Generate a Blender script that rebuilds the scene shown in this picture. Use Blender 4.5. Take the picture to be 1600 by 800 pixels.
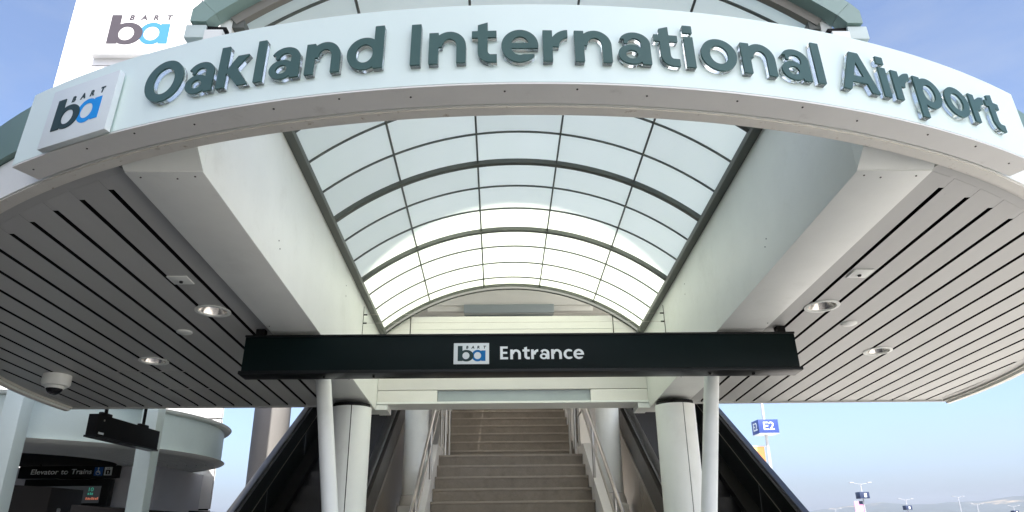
import bpy, bmesh, math, random
from mathutils import Vector, Matrix
random.seed(7)
for o in list(bpy.data.objects): bpy.data.objects.remove(o)
scn = bpy.context.scene
COL = scn.collection
R = math.radians

# ---------------------------------------------------------------- camera
EYE = 1.6
CAMX = -0.133
cam_d = bpy.data.cameras.new('camera'); cam = bpy.data.objects.new('camera', cam_d); COL.objects.link(cam)
cam_d.sensor_width = 36; cam_d.lens = 36*1097/1600; cam_d.clip_start = .05; cam_d.clip_end = 30000
RM = Matrix(((0.99977349, 0.00433338, -0.02083737), (-0.01781951, -0.36492317, -0.93086709), (-0.01163784, 0.93102755, -0.36476329)))
cam.matrix_world = Matrix.Translation((CAMX, 0, EYE)) @ RM.to_4x4()
scn.camera = cam
# ---------------------------------------------------------------- sky, sun, exposure
SUN_EL, SUN_AZ = 52, 176          # sun stands high behind the camera (azimuth measured from +Y)
w = bpy.data.worlds.new('World'); scn.world = w; w.use_nodes = True
wn = w.node_tree; wn.nodes.clear()
wo = wn.nodes.new('ShaderNodeOutputWorld'); bg = wn.nodes.new('ShaderNodeBackground')
sky = wn.nodes.new('ShaderNodeTexSky'); sky.sky_type = 'NISHITA'; sky.sun_disc = False
sky.sun_elevation = R(SUN_EL); sky.sun_rotation = R(SUN_AZ)
sky.air_density = .75; sky.dust_density = 3.75; sky.ozone_density = 3.2; sky.altitude = 0
bg.inputs['Strength'].default_value = .15
# thin procedural cloud veil over the whole dome
tc = wn.nodes.new('ShaderNodeTexCoord'); mp = wn.nodes.new('ShaderNodeMapping'); mp.inputs['Scale'].default_value = (1.3, 1.3, 4.0); mp.inputs['Location'].default_value = (.35, .2, .1)
nz = wn.nodes.new('ShaderNodeTexNoise'); nz.inputs['Scale'].default_value = 2.1; nz.inputs['Detail'].default_value = 7; nz.inputs['Roughness'].default_value = .6
rp = wn.nodes.new('ShaderNodeValToRGB'); rp.color_ramp.elements[0].position = .50; rp.color_ramp.elements[1].position = .82
rp.color_ramp.elements[1].color = (.42, .42, .42, 1)
mx = wn.nodes.new('ShaderNodeMix'); mx.data_type = 'RGBA'
mx.inputs['B'].default_value = (1.9, 2.1, 2.4, 1)
wn.links.new(tc.outputs['Generated'], mp.inputs['Vector']); wn.links.new(mp.outputs['Vector'], nz.inputs['Vector'])
wn.links.new(nz.outputs['Fac'], rp.inputs['Fac']); wn.links.new(rp.outputs['Color'], mx.inputs['Factor'])
wn.links.new(sky.outputs['Color'], mx.inputs['A']); wn.links.new(mx.outputs['Result'], bg.inputs['Color']); wn.links.new(bg.outputs['Background'], wo.inputs['Surface'])
sd = bpy.data.lights.new('sun', 'SUN'); sun = bpy.data.objects.new('sun', sd); COL.objects.link(sun)
sd.energy = 4.0; sd.angle = R(.5); sd.color = (1, .955, .89)
az = R(SUN_AZ); el = R(SUN_EL)
SDIR = Vector((math.sin(az)*math.cos(el), math.cos(az)*math.cos(el), math.sin(el)))
sun.rotation_euler = SDIR.to_track_quat('Z', 'Y').to_euler(); sun.location = SDIR*60
vs = scn.view_settings; vs.view_transform = 'Standard'; vs.look = 'None'; vs.gamma = 1; vs.exposure = 1.24; vs.use_curve_mapping = False
scn.cycles.max_bounces = 10; scn.cycles.diffuse_bounces = 5; scn.cycles.transmission_bounces = 8; scn.cycles.transparent_max_bounces = 8; scn.cycles.sample_clamp_indirect = 6

# ---------------------------------------------------------------- materials
def mat(name, col, rough=.5, metal=0, var=.06, scale=6, bump=0, bscale=60, dirt=None, dscale=3, dthr=(.58, .72), spec=.5, stretch=(1, 1, 1), damt=1.0, rnd=0):
    m = bpy.data.materials.new(name); m.use_nodes = True; t = m.node_tree; b = t.nodes['Principled BSDF']
    b.inputs['Roughness'].default_value = rough; b.inputs['Metallic'].default_value = metal; b.inputs['Specular IOR Level'].default_value = spec
    g = t.nodes.new('ShaderNodeNewGeometry'); mpn = t.nodes.new('ShaderNodeMapping'); mpn.inputs['Scale'].default_value = stretch
    t.links.new(g.outputs['Position'], mpn.inputs['Vector'])
    n1 = t.nodes.new('ShaderNodeTexNoise'); n1.inputs['Scale'].default_value = scale; n1.inputs['Detail'].default_value = 6; n1.inputs['Roughness'].default_value = .65
    t.links.new(mpn.outputs['Vector'], n1.inputs['Vector'])
    r = t.nodes.new('ShaderNodeValToRGB'); c = Vector(col)
    r.color_ramp.elements[0].position = .3; r.color_ramp.elements[1].position = .7
    r.color_ramp.elements[0].color = (*(c*(1-var)), 1); r.color_ramp.elements[1].color = (*[min(1, x) for x in c*(1+var)], 1)
    t.links.new(n1.outputs['Fac'], r.inputs['Fac']); out = r.outputs['Color']
    if dirt:
        n2 = t.nodes.new('ShaderNodeTexNoise'); n2.inputs['Scale'].default_value = dscale; n2.inputs['Detail'].default_value = 8; n2.inputs['Roughness'].default_value = .7
        t.links.new(mpn.outputs['Vector'], n2.inputs['Vector'])
        r2 = t.nodes.new('ShaderNodeValToRGB'); r2.color_ramp.elements[0].position, r2.color_ramp.elements[1].position = dthr
        r2.color_ramp.elements[1].color = (damt, damt, damt, 1)
        t.links.new(n2.outputs['Fac'], r2.inputs['Fac'])
        mm = t.nodes.new('ShaderNodeMix'); mm.data_type = 'RGBA'; mm.inputs['B'].default_value = (*dirt, 1)
        t.links.new(r2.outputs['Color'], mm.inputs['Factor']); t.links.new(out, mm.inputs['A']); out = mm.outputs['Result']
    if rnd:
        oi = t.nodes.new('ShaderNodeObjectInfo'); mr = t.nodes.new('ShaderNodeMapRange'); mr.inputs['To Min'].default_value = 1-rnd; mr.inputs['To Max'].default_value = 1+rnd
        t.links.new(oi.outputs['Random'], mr.inputs['Value']); hv_ = t.nodes.new('ShaderNodeHueSaturation'); t.links.new(mr.outputs['Result'], hv_.inputs['Value']); t.links.new(out, hv_.inputs['Color']); out = hv_.outputs['Color']
    t.links.new(out, b.inputs['Base Color'])
    rr = t.nodes.new('ShaderNodeMapRange'); rr.inputs['To Min'].default_value = max(0, rough-.08); rr.inputs['To Max'].default_value = min(1, rough+.1)
    t.links.new(n1.outputs['Fac'], rr.inputs['Value']); t.links.new(rr.outputs['Result'], b.inputs['Roughness'])
    if bump:
        n3 = t.nodes.new('ShaderNodeTexNoise'); n3.inputs['Scale'].default_value = bscale; n3.inputs['Detail'].default_value = 4
        t.links.new(mpn.outputs['Vector'], n3.inputs['Vector'])
        bn = t.nodes.new('ShaderNodeBump'); bn.inputs['Strength'].default_value = bump; bn.inputs['Distance'].default_value = .01
        t.links.new(n3.outputs['Fac'], bn.inputs['Height']); t.links.new(bn.outputs['Normal'], b.inputs['Normal'])
    return m
M = {}
M['sign_white'] = mat('sign white enamel', (.765, .90, .85), .35, var=.012, scale=1.5)
M['sign_edge'] = mat('sign return metal', (.80, .80, .76), .45, var=.03, dirt=(.42, .40, .34), dscale=9, dthr=(.6, .85), damt=.6)
M['white'] = mat('white paint', (.85, .875, .825), .42, var=.035, scale=2.5, dirt=(.55, .55, .49), dscale=2.4, dthr=(.55, .9), damt=.5, bump=.10, bscale=3)
M['ring'] = mat('weathered ring paint', (.76, .74, .67), .5, var=.05, scale=9, dirt=(.30, .22, .12), dscale=26, dthr=(.60, .72), damt=.8)
M['green'] = mat('sage green paint', (.25, .36, .32), .4, var=.04, scale=3)
M['green_d'] = mat('sage green cap paint', (.17, .27, .23), .45, var=.05, scale=3)
M['pale_green'] = mat('pale green paint', (.60, .70, .665), .4, var=.03, scale=3)
M['board'] = mat('soffit board metal', (.485, .49, .47), .42, var=.05, scale=3, dirt=(.30, .28, .25), dscale=30, dthr=(.68, .76), damt=.7, stretch=(1, .5, 1), rnd=.05)
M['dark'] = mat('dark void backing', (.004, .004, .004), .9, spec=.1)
M['frame'] = mat('vault frame metal', (.105, .115, .10), .45, var=.05)
M['cream'] = mat('cream panel', (.79, .775, .72), .45, var=.03, scale=2, dirt=(.62, .59, .52), dscale=2, dthr=(.6, .95), damt=.5)
M['greyblue'] = mat('grey blue panel', (.36, .41, .42), .45, var=.04)
M['black'] = mat('black enamel', (.008, .010, .010), .35, var=.1, spec=.25)
M['black_matte'] = mat('black matte', (.005, .005, .005), .6, var=.1, spec=.2)
M['entr'] = mat('entrance sign enamel', (.004, .010, .010), .4, var=.08, scale=4, spec=.1)
M['letter'] = mat('dark green letter face', (.056, .118, .110), .45, var=.04, spec=.3)
M['black_ink'] = mat('black green ink', (.03, .06, .062), .4, var=.02, spec=.12)
M['grey_ink'] = mat('tower grey ink', (.065, .058, .07), .45, var=.03, spec=.12)  # dark grey of the tower emblem
M['blue_ink'] = mat('sky blue ink', (.015, .31, .80), .4, var=.02, spec=.12)
M['pale_blue_ink'] = mat('tower blue ink', (.05, .20, .42), .45, var=.02, spec=.12)  # blue of the tower emblem
M['blue2_ink'] = mat('mid blue ink', (.01, .16, .42), .4, var=.02, spec=.12)
M['plate'] = mat('pale plate', (.72, .79, .78), .4, var=.02)
M['ltr_white'] = mat('white vinyl', (.78, .84, .83), .4, var=.03)
M['stair'] = mat('stair concrete', (.265, .232, .188), .8, var=.12, scale=9, dirt=(.17, .145, .11), dscale=5, dthr=(.5, .75), damt=.7, bump=.25, bscale=90, rnd=.05)
M['nosing'] = mat('stair nosing', (.34, .30, .245), .7, var=.1, scale=14)
M['concrete'] = mat('pale concrete', (.27, .26, .245), .8, var=.08, scale=2, dirt=(.21, .20, .19), dscale=1.4, dthr=(.5, .8), stretch=(1, 1, .25), bump=.15)
M['steel'] = mat('brushed stainless', (.56, .53, .48), .36, metal=1, var=.05, scale=10)
M['clad'] = mat('stainless cladding', (.36, .30, .23), .28, metal=1, var=.06, scale=1.6, stretch=(1, 1, .4))
M['deckrail'] = mat('anodised deck', (.50, .52, .56), .3, metal=1, var=.04)
M['rubber'] = mat('handrail rubber', (.02, .021, .024), .35, var=.1)
M['tower'] = mat('white tower panel', (.80, .80, .80), .5, var=.02, scale=1, dirt=(.70, .70, .70), dscale=.7, dthr=(.5, .9))
M['lav'] = mat('grey lobby wall', (.70, .71, .75), .5, var=.04, scale=1.4)
M['reflector'] = mat('spun reflector', (.78, .75, .70), .18, metal=1, var=.04, scale=20)
M['rust'] = mat('rust stain', (.42, .22, .06), .8, var=.2, scale=40)
M['screw'] = mat('dark screw', (.05, .045, .04), .5, metal=.6)
M['asphalt'] = mat('asphalt', (.06, .06, .058), .85, var=.2, scale=3, bump=.3)
M['paving'] = mat('concrete paving', (.60, .57, .51), .8, var=.08, scale=1.5, bump=.1)
M['paver_dark'] = mat('darkened pavers', (.09, .088, .085), .8, var=.1, scale=2, bump=.2)
M['paver'] = mat('dark pavers', (.20, .195, .18), .8, var=.1, scale=2, bump=.2)
M['sblue'] = mat('parking sign blue', (.03, .06, .24), .4, var=.03)
M['navy'] = mat('navy sign', (.03, .045, .10), .4, var=.05)
M['pole'] = mat('pale pole', (.45, .46, .48), .45, var=.05)
M['orange'] = mat('banner orange', (.70, .19, .06), .7, var=.05)
M['yellow'] = mat('banner yellow', (.72, .48, .18), .7, var=.05)
M['pink'] = mat('banner pink', (.80, .30, .52), .7, var=.1, scale=8)
M['hill'] = mat('dry hill grass and woods', (.05, .065, .06), .95, var=.25, scale=.004, dirt=(.32, .25, .15), dscale=.0016, dthr=(.58, .64))
M['icon_blue'] = mat('icon blue', (.02, .12, .42), .4)
M['dome'] = mat('smoked dome', (.015, .015, .018), .08)
def emis(name, c, s):
    m = bpy.data.materials.new(name); m.use_nodes = True; b = m.node_tree.nodes['Principled BSDF']
    b.inputs['Base Color'].default_value = (*[x*.3 for x in c], 1); b.inputs['Emission Color'].default_value = (*c, 1); b.inputs['Emission Strength'].default_value = s; return m
M['led_teal'] = emis('teal led', (.10, .75, .55), .12); M['led_red'] = emis('red led', (1, .32, .2), .16)
M['screen'] = emis('dim screen', (.02, .022, .024), .5)
def pane_mat():
    m = bpy.data.materials.new('frosted translucent pane'); m.use_nodes = True; t = m.node_tree
    out = t.nodes['Material Output']; b = t.nodes['Principled BSDF']; b.inputs['Base Color'].default_value = (.76, .80, .72, 1); b.inputs['Roughness'].default_value = .35
    tr = t.nodes.new('ShaderNodeBsdfTranslucent'); g = t.nodes.new('ShaderNodeNewGeometry')
    n = t.nodes.new('ShaderNodeTexNoise'); n.inputs['Scale'].default_value = 2.2; n.inputs['Detail'].default_value = 7; mpp = t.nodes.new('ShaderNodeMapping'); mpp.inputs['Scale'].default_value = (2.2, .7, 1.6); t.links.new(g.outputs['Position'], mpp.inputs['Vector']); t.links.new(mpp.outputs['Vector'], n.inputs['Vector'])
    r = t.nodes.new('ShaderNodeValToRGB'); r.color_ramp.elements[0].color = (.895, .935, .84, 1); r.color_ramp.elements[1].color = (.945, .97, .89, 1); t.links.new(n.outputs['Fac'], r.inputs['Fac']); oi = t.nodes.new('ShaderNodeObjectInfo'); mr = t.nodes.new('ShaderNodeMapRange'); mr.inputs['To Min'].default_value = .95; mr.inputs['To Max'].default_value = 1.01; t.links.new(oi.outputs['Random'], mr.inputs['Value']); hv_ = t.nodes.new('ShaderNodeHueSaturation'); t.links.new(mr.outputs['Result'], hv_.inputs['Value']); t.links.new(r.outputs['Color'], hv_.inputs['Color']); t.links.new(hv_.outputs['Color'], tr.inputs['Color'])
    mx = t.nodes.new('ShaderNodeMixShader'); mx.inputs['Fac'].default_value = .85
    t.links.new(b.outputs[0], mx.inputs[1]); t.links.new(tr.outputs[0], mx.inputs[2]); t.links.new(mx.outputs[0], out.inputs['Surface']); return m
M['pane'] = pane_mat()
M['pane_warm'] = pane_mat(); M['pane_warm'].name = 'warm translucent stair fill'
for _e, _c in zip([n for n in M['pane_warm'].node_tree.nodes if n.type == 'VALTORGB'][0].color_ramp.elements, ((.86, .85, .84, 1), (.93, .92, .91, 1))): _e.color = _c
def acrylic():
    m = bpy.data.materials.new('clear acrylic'); m.use_nodes = True; b = m.node_tree.nodes['Principled BSDF']
    b.inputs['Base Color'].default_value = (.88, .95, .93, 1); b.inputs['Roughness'].default_value = .08; b.inputs['Transmission Weight'].default_value = .85; b.inputs['IOR'].default_value = 1.45; return m
M['acrylic'] = acrylic()

# ---------------------------------------------------------------- helpers
SL = R(3.3987)
EV = Vector((0, math.cos(SL), -math.sin(SL))); EW = Vector((0, math.sin(SL), math.cos(SL)))
def C(x, v, ww):                       # canopy frame (falls 3.4 degrees towards the stairs) to world
    return Vector((x, 0, EYE)) + EV*v + EW*ww
VC = 5.65                              # centre of the round canopy along v
def P(r, th, ww):                      # canopy cylinder coordinates, th = 0 faces the camera
    return C(r*math.sin(th), VC - r*math.cos(th), ww)
def org(o):
    p = Vector((0, 0, 0))
    while o: p += o.location; o = o.parent
    return p
def link(name, me, m, parent=None):
    o = bpy.data.objects.new(name, me); COL.objects.link(o)
    if m is not None and not me.materials: me.materials.append(M[m] if isinstance(m, str) else m)
    if parent: o.parent = parent
    return o
def mesh(name, verts, faces, m, parent=None, smooth=False, loc=None):
    base = org(parent) if parent else (Vector(loc) if loc else Vector((0, 0, 0)))
    me = bpy.data.meshes.new(name); me.from_pydata([tuple(Vector(v)-base) for v in verts], [], faces); 
    bm = bmesh.new(); bm.from_mesh(me); bmesh.ops.recalc_face_normals(bm, faces=bm.faces); bm.to_mesh(me); bm.free()
    if smooth: me.shade_smooth()
    o = link(name, me, m, parent)
    if not parent: o.location = base
    return o
def tag(o, label, cat, group=None):
    o['label'] = label; o['category'] = cat
    if group: o['group'] = group
    return o
def thing(name, loc, label, cat, group=None):
    o = bpy.data.objects.new(name, None); COL.objects.link(o); o.location = loc; o.empty_display_size = .2
    return tag(o, label, cat, group)
class B:
    def __init__(s): s.v = []; s.f = []
    def add(s, v, f):
        n = len(s.v); s.v += [Vector(x) for x in v]; s.f += [tuple(i+n for i in q) for q in f]; return s
    def hexa(s, p):                    # 8 points: bottom 4 (ccw), top 4
        return s.add(p, [(3, 2, 1, 0), (4, 5, 6, 7), (0, 1, 5, 4), (1, 2, 6, 5), (2, 3, 7, 6), (3, 0, 4, 7)])
    def box(s, x0, x1, y0, y1, z0, z1, fr=None):
        p = [(x0, y0, z0), (x1, y0, z0), (x1, y1, z0), (x0, y1, z0), (x0, y0, z1), (x1, y0, z1), (x1, y1, z1), (x0, y1, z1)]
        return s.hexa([fr(*q) if fr else Vector(q) for q in p])
    def prism(s, poly, d0, d1, fn):     # poly 2D, fn(a,b,d)
        n = len(poly); v = [fn(a, b, d0) for a, b in poly]+[fn(a, b, d1) for a, b in poly]
        return s.add(v, [tuple(range(n-1, -1, -1)), tuple(range(n, 2*n))]+[(i, (i+1) % n, n+(i+1) % n, n+i) for i in range(n)])
    def sweep(s, prof, stations, fn, closed=True):  # prof list of 2D, fn(prof_pt, station)
        n = len(prof); m = len(stations); v = [fn(q, t) for t in stations for q in prof]; f = []
        for j in range(m-1):
            for i in range(n if closed else n-1):
                k = (i+1) % n; f.append((j*n+i, j*n+k, (j+1)*n+k, (j+1)*n+i))
        if closed: f += [tuple(range(n-1, -1, -1)), tuple((m-1)*n+i for i in range(n))]
        return s.add(v, f)
    def cyl(s, a, b, r0, r1=None, n=24, caps=True):
        a = Vector(a); b = Vector(b); r1 = r0 if r1 is None else r1
        z = (b-a).normalized(); x = z.orthogonal().normalized(); y = z.cross(x)
        v = [a+(x*math.cos(t)+y*math.sin(t))*r0 for t in [2*math.pi*i/n for i in range(n)]]+[b+(x*math.cos(t)+y*math.sin(t))*r1 for t in [2*math.pi*i/n for i in range(n)]]
        f = [(i, (i+1) % n, n+(i+1) % n, n+i) for i in range(n)]
        if caps: f += [tuple(range(n-1, -1, -1)), tuple(range(n, 2*n))]
        return s.add(v, f)
    def tube(s, pts, r, n=10):
        pts = [Vector(p) for p in pts]
        for i in range(len(pts)-1):
            d = (pts[i+1]-pts[i]).normalized()*(r*.4 if i < len(pts)-2 else 0)
            s.cyl(pts[i], pts[i+1]+d, r, n=n)
        return s
    def lathe(s, prof, n, fn):          # prof (r,z), fn(x,y,z)
        m = len(prof); v = [fn(r*math.cos(2*math.pi*i/n), r*math.sin(2*math.pi*i/n), z) for i in range(n) for r, z in prof]; f = []
        for i in range(n):
            k = (i+1) % n
            for j in range(m-1): f.append((i*m+j, k*m+j, k*m+j+1, i*m+j+1))
        return s.add(v, f)
    def obj(s, name, m, parent=None, smooth=False, bevel=0, loc=None):
        o = mesh(name, s.v, s.f, m, parent, False, loc)
        if bevel or smooth:
            bm = bmesh.new(); bm.from_mesh(o.data)
            if bevel:
                bmesh.ops.remove_doubles(bm, verts=bm.verts, dist=1e-6)
                e = [x for x in bm.edges if len(x.link_faces) == 2 and x.calc_face_angle(0) > .6]
                bmesh.ops.bevel(bm, geom=e, offset=bevel, segments=2, affect='EDGES', profile=.6, clamp_overlap=True)
            for fc in bm.faces: fc.smooth = True
            for e in bm.edges:
                if len(e.link_faces) == 2 and e.calc_face_angle(0) > R(32): e.smooth = False
            bm.to_mesh(o.data); bm.free()
        return o
def arc(a0, a1, n): return [a0+(a1-a0)*i/n for i in range(n+1)]
PEND = []
def boolean_cut(o, cutters):
    for c in cutters:
        md = o.modifiers.new('cut', 'BOOLEAN'); md.object = c; md.operation = 'DIFFERENCE'; md.solver = 'EXACT'
    PEND.append(o)
def flush_cuts():
    dg = bpy.context.evaluated_depsgraph_get(); dg.update()
    new = [(o, bpy.data.meshes.new_from_object(o.evaluated_get(dg))) for o in PEND]
    for o, me in new: o.modifiers.clear(); o.data = me
    PEND.clear()

# ---- text helpers: every letter becomes its own mesh
_adv = {}
_gc = {}
def _glyph(ch, bold, extr):
    cu = bpy.data.curves.new('g', 'FONT'); cu.body = ch; cu.size = 1; cu.offset = bold; cu.extrude = extr; cu.resolution_u = 6
    ob = bpy.data.objects.new('g', cu); COL.objects.link(ob); dg = bpy.context.evaluated_depsgraph_get(); dg.update()
    me = bpy.data.meshes.new_from_object(ob.evaluated_get(dg)); bpy.data.objects.remove(ob); bpy.data.curves.remove(cu); return me
def glyph(ch, bold, extr, bev=0):
    k = (ch, bold, extr)
    if k not in _gc: _gc[k] = _glyph(*k)
    return _gc[k].copy()
def width(st):
    me = glyph(st, 0, 0); xs = [v.co.x for v in me.vertices]; r = max(xs)-min(xs); bpy.data.meshes.remove(me); return r
def adv(ch):
    if ch not in _adv:
        _adv[ch] = (width('H'+ch+'H')-width('HH')) if ch != ' ' else .32
    return _adv[ch]
def word(st, place, x0, x1, cap, m, parent, bold=.02, thick=.004, back=0, name='letter', backmat=None, back_thick=.012, track=0.0, slant=0):
    """lay the word between x0 and x1 (metres along the baseline), cap height cap; place(x, y, d) -> world"""
    pos = []; x = 0
    for ch in st: pos.append(x); x += adv(ch)+track
    sizes = {}
    gl = [glyph(ch, bold, .5) if ch != ' ' else None for ch in st]
    lo = min(pos[i]+min(v.co.x for v in g.vertices) for i, g in enumerate(gl) if g); hi = max(pos[i]+max(v.co.x for v in g.vertices) for i, g in enumerate(gl) if g)
    sx = (x1-x0)/(hi-lo); sy = cap/CAPH; objs = []
    for i, g in enumerate(gl):
        if not g: continue
        xm = x0+(pos[i]+adv(st[i])/2-lo)*sx
        def put(d0, d1, shrink=0):
            return [place(xm, x0+(pos[i]+v.co.x-lo)*sx-xm+slant*v.co.y*sy, v.co.y*sy, d0 if v.co.z < 0 else d1) for v in g.vertices]
        fcs = [tuple(p.vertices) for p in g.polygons]
        o = mesh(name, put(back_thick if backmat else .0006, (back_thick if backmat else .0006)+thick), fcs, m, parent)
        if backmat: mesh('letter_backing', put(.0006, back_thick-.0003), fcs, backmat, o)
        objs.append(o); bpy.data.meshes.remove(g)
    return objs
_g = glyph('H', 0, 0); CAPH = max(v.co.y for v in _g.vertices); bpy.data.meshes.remove(_g)


# ---- broad humanist capitals and lower case drawn as filled outlines (marching squares over implicit shapes)
import numpy as np
def _box(x0, x1, y0, y1): return lambda X, Y: np.maximum(np.maximum(x0-X, X-x1), np.maximum(y0-Y, Y-y1))
def _ell(cx, cy, rx, ry): return lambda X, Y: (np.sqrt(((X-cx)/rx)**2+((Y-cy)/ry)**2+1e-12)-1)*min(rx, ry)
def _poly(pts):
    def f(X, Y):
        d = None; n = len(pts); a = sum(pts[i][0]*pts[(i+1) % n][1]-pts[(i+1) % n][0]*pts[i][1] for i in range(n)); sg_ = 1 if a > 0 else -1
        for i in range(n):
            (xa, ya), (xb, yb) = pts[i], pts[(i+1) % n]; L = math.hypot(xb-xa, yb-ya); e = sg_*((X-xa)*(yb-ya)-(Y-ya)*(xb-xa))/L
            d = e if d is None else np.maximum(d, e)
        return d
    return f
def _U(*fs): return lambda X, Y: np.minimum.reduce([f(X, Y) for f in fs])
def _I(*fs): return lambda X, Y: np.maximum.reduce([f(X, Y) for f in fs])
def _S(a, *bs): return lambda X, Y: np.maximum.reduce([a(X, Y)]+[-b(X, Y) for b in bs])
def _ring(cx, cy, rx, ry, ix, iy): return _S(_ell(cx, cy, rx, ry), _ell(cx, cy, ix, iy))
XH = .755
def _arch(W, s=.210, rx=.372, ry=.37, t=.174):
    cx, cy = W-rx, XH+.012-ry
    return _U(_box(0, s, 0, XH), _box(W-s, W, 0, cy), _I(_ring(cx, cy, rx, ry, rx-s, ry-t), _box(s*.8, W, cy, 2)))
GL = {
 'I': (.22, _box(0, .22, 0, 1)), 'l': (.212, _box(0, .212, 0, 1.04)),
 'i': (.22, _U(_box(.004, .216, 0, XH), _box(0, .22, .85, 1.04))),
 'n': (.82, _arch(.82)),
 'r': (.55, _U(_box(0, .210, 0, XH), _I(_ring(.56, XH+.012-.41, .42, .41, .208, .228), _box(.16, .55, XH+.012-.41, 2)))),
 'o': (.84, _ring(.425, .375, .425, .392, .215, .226)),
 'O': (1.08, _ring(.54, .5, .54, .52, .30, .335)),
 'e': (.80, _U(_S(_ring(.405, .375, .405, .392, .198, .228), _box(.42, 1, .165, .33), _box(.72, 1, -1, .33)), _box(.10, .802, .315, .44))),
 'c': (.66, _S(_ring(.40, .375, .40, .39, .19, .222), _box(.45, 1, .17, .58), _box(.66, 2, -1, 2))),
 'd': (.83, _U(_ring(.40, .375, .40, .392, .195, .226), _box(.612, .83, 0, 1.04))),
 'p': (.83, _U(_ring(.43, .375, .40, .392, .195, .226), _box(0, .218, -.31, XH))),
 'a': (.73, _U(_box(.518, .73, 0, .50), _S(_I(_ring(.375, .485, .355, .282, .155, .136), _box(-1, .73, .485, 2)), _box(-1, .14, -1, .595)), _ring(.30, .222, .30, .234, .135, .106))),
 'k': (.80, _U(_box(0, .22, 0, 1.04), _poly([(.16, .34), (.47, XH), (.76, XH), (.38, .34)]), _poly([(.20, .40), (.46, .48), (.82, 0), (.545, 0)]))),
 't': (.56, _U(_box(.13, .35, .24, .86), _poly([(.13, .855), (.35, .855), (.35, .97), (.13, .905)]), _box(0, .545, .595, XH), _I(_ring(.42, .262, .29, .272, .07, .09), _box(-1, .425, -1, .265)), _box(.42, .55, -.01, .172))),
 'A': (1.03, _U(_poly([(0, 0), (.225, 0), (.61, 1), (.385, 1)]), _poly([(1.03, 0), (.795, 0), (.42, 1), (.645, 1)]), _box(.2, .83, .215, .375))),
 'E': (.60, _U(_box(0, .205, 0, 1), _box(0, .58, .835, 1), _box(0, .545, .425, .58), _box(0, .60, 0, .165))),
}
_gm = {}
def gshape(ch, N=76):
    """2D fill of a glyph: verts, faces, boundary edges"""
    if ch in _gm: return _gm[ch]
    W, f = GL[ch]; h = 1/N; x0, y0 = -.0213, -.3417
    nx = int((W+.06)/h)+2; ny = int(1.45/h)+2
    xs = x0+np.arange(nx)*h; ys = y0+np.arange(ny)*h; X, Y = np.meshgrid(xs, ys); F = f(X, Y); F[np.abs(F) < 1e-6] = 1e-6
    V = []; VI = {}
    def vert(key, p):
        if key not in VI: VI[key] = len(V); V.append(p)
        return VI[key]
    faces = []; bed = []
    for j in range(ny-1):
        for i in range(nx-1):
            c = [(i, j), (i+1, j), (i+1, j+1), (i, j+1)]; v = [F[b_, a_] for a_, b_ in c]
            if min(v) > 0: continue
            poly = []; cut = []
            for k in range(4):
                a_, b_ = c[k], c[(k+1) % 4]; fa_, fb_ = v[k], v[(k+1) % 4]
                if fa_ < 0: poly.append(vert(a_, (xs[a_[0]], ys[a_[1]])))
                if (fa_ < 0) != (fb_ < 0):
                    t = fa_/(fa_-fb_); key = (min(a_, b_), max(a_, b_)); pa = (xs[a_[0]], ys[a_[1]]); pb = (xs[b_[0]], ys[b_[1]])
                    q = vert(key, (pa[0]+(pb[0]-pa[0])*t, pa[1]+(pb[1]-pa[1])*t)); poly.append(q); cut.append((q, fa_ < 0))
            if len(poly) >= 3: faces.append(tuple(poly))
    bm = bmesh.new(); bv = [bm.verts.new((p[0], p[1], 0)) for p in V]
    for fc in faces:
        try: bm.faces.new([bv[i] for i in fc])
        except ValueError: pass
    bmesh.ops.dissolve_limit(bm, angle_limit=R(.9), verts=bm.verts, edges=bm.edges)
    bm.verts.index_update(); V = [(v.co.x, v.co.y) for v in bm.verts]; faces = [tuple(v.index for v in fc.verts) for fc in bm.faces]; bm.free()
    cnt = {}
    for fc in faces:
        for a_, b_ in zip(fc, fc[1:]+fc[:1]): cnt[(a_, b_)] = 1
    bed = [e for e in cnt if (e[1], e[0]) not in cnt]
    _gm[ch] = (W, V, faces, bed); return _gm[ch]
def sign_word(st_, place, x0, x1, cap, m, parent, thick=.006, backmat=None, back_thick=.0006):
    BEAR = {'I': .10, 'l': .095, 'i': .095, 'n': .085, 'r': .06, 'o': .052, 'O': .06, 'e': .05, 'c': .05, 'd': .068, 'p': .068, 'a': .058, 'k': .058, 't': .04, 'A': .03, 'E': .085}
    pos = []; x = 0
    for i, ch in enumerate(st_):
        if i: x += BEAR[ch]
        pos.append(x); x += GL[ch][0]+(BEAR[ch] if i < len(st_)-1 else 0)
    sx = (x1-x0)/x
    for ch, p in zip(st_, pos):
        W, V, fcs, bed = gshape(ch); xm = x0+(p+W/2)*sx
        def build(name, d0, d1, mt, par):
            n = len(V)
            vs_ = [place(xm, (a_-W/2)*sx, b_*cap, d1) for a_, b_ in V]+[place(xm, (a_-W/2)*sx, b_*cap, d0) for a_, b_ in V]
            fs = list(fcs)+[tuple(n+i for i in reversed(q)) for q in fcs]+[(b_, a_, n+a_, n+b_) for a_, b_ in bed]
            return mesh(name, vs_, fs, mt, par)
        o = build('letter', back_thick, back_thick+thick, m, parent)
        if backmat: build('letter_backing', .0006, back_thick-.0003, backmat, o)

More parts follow.
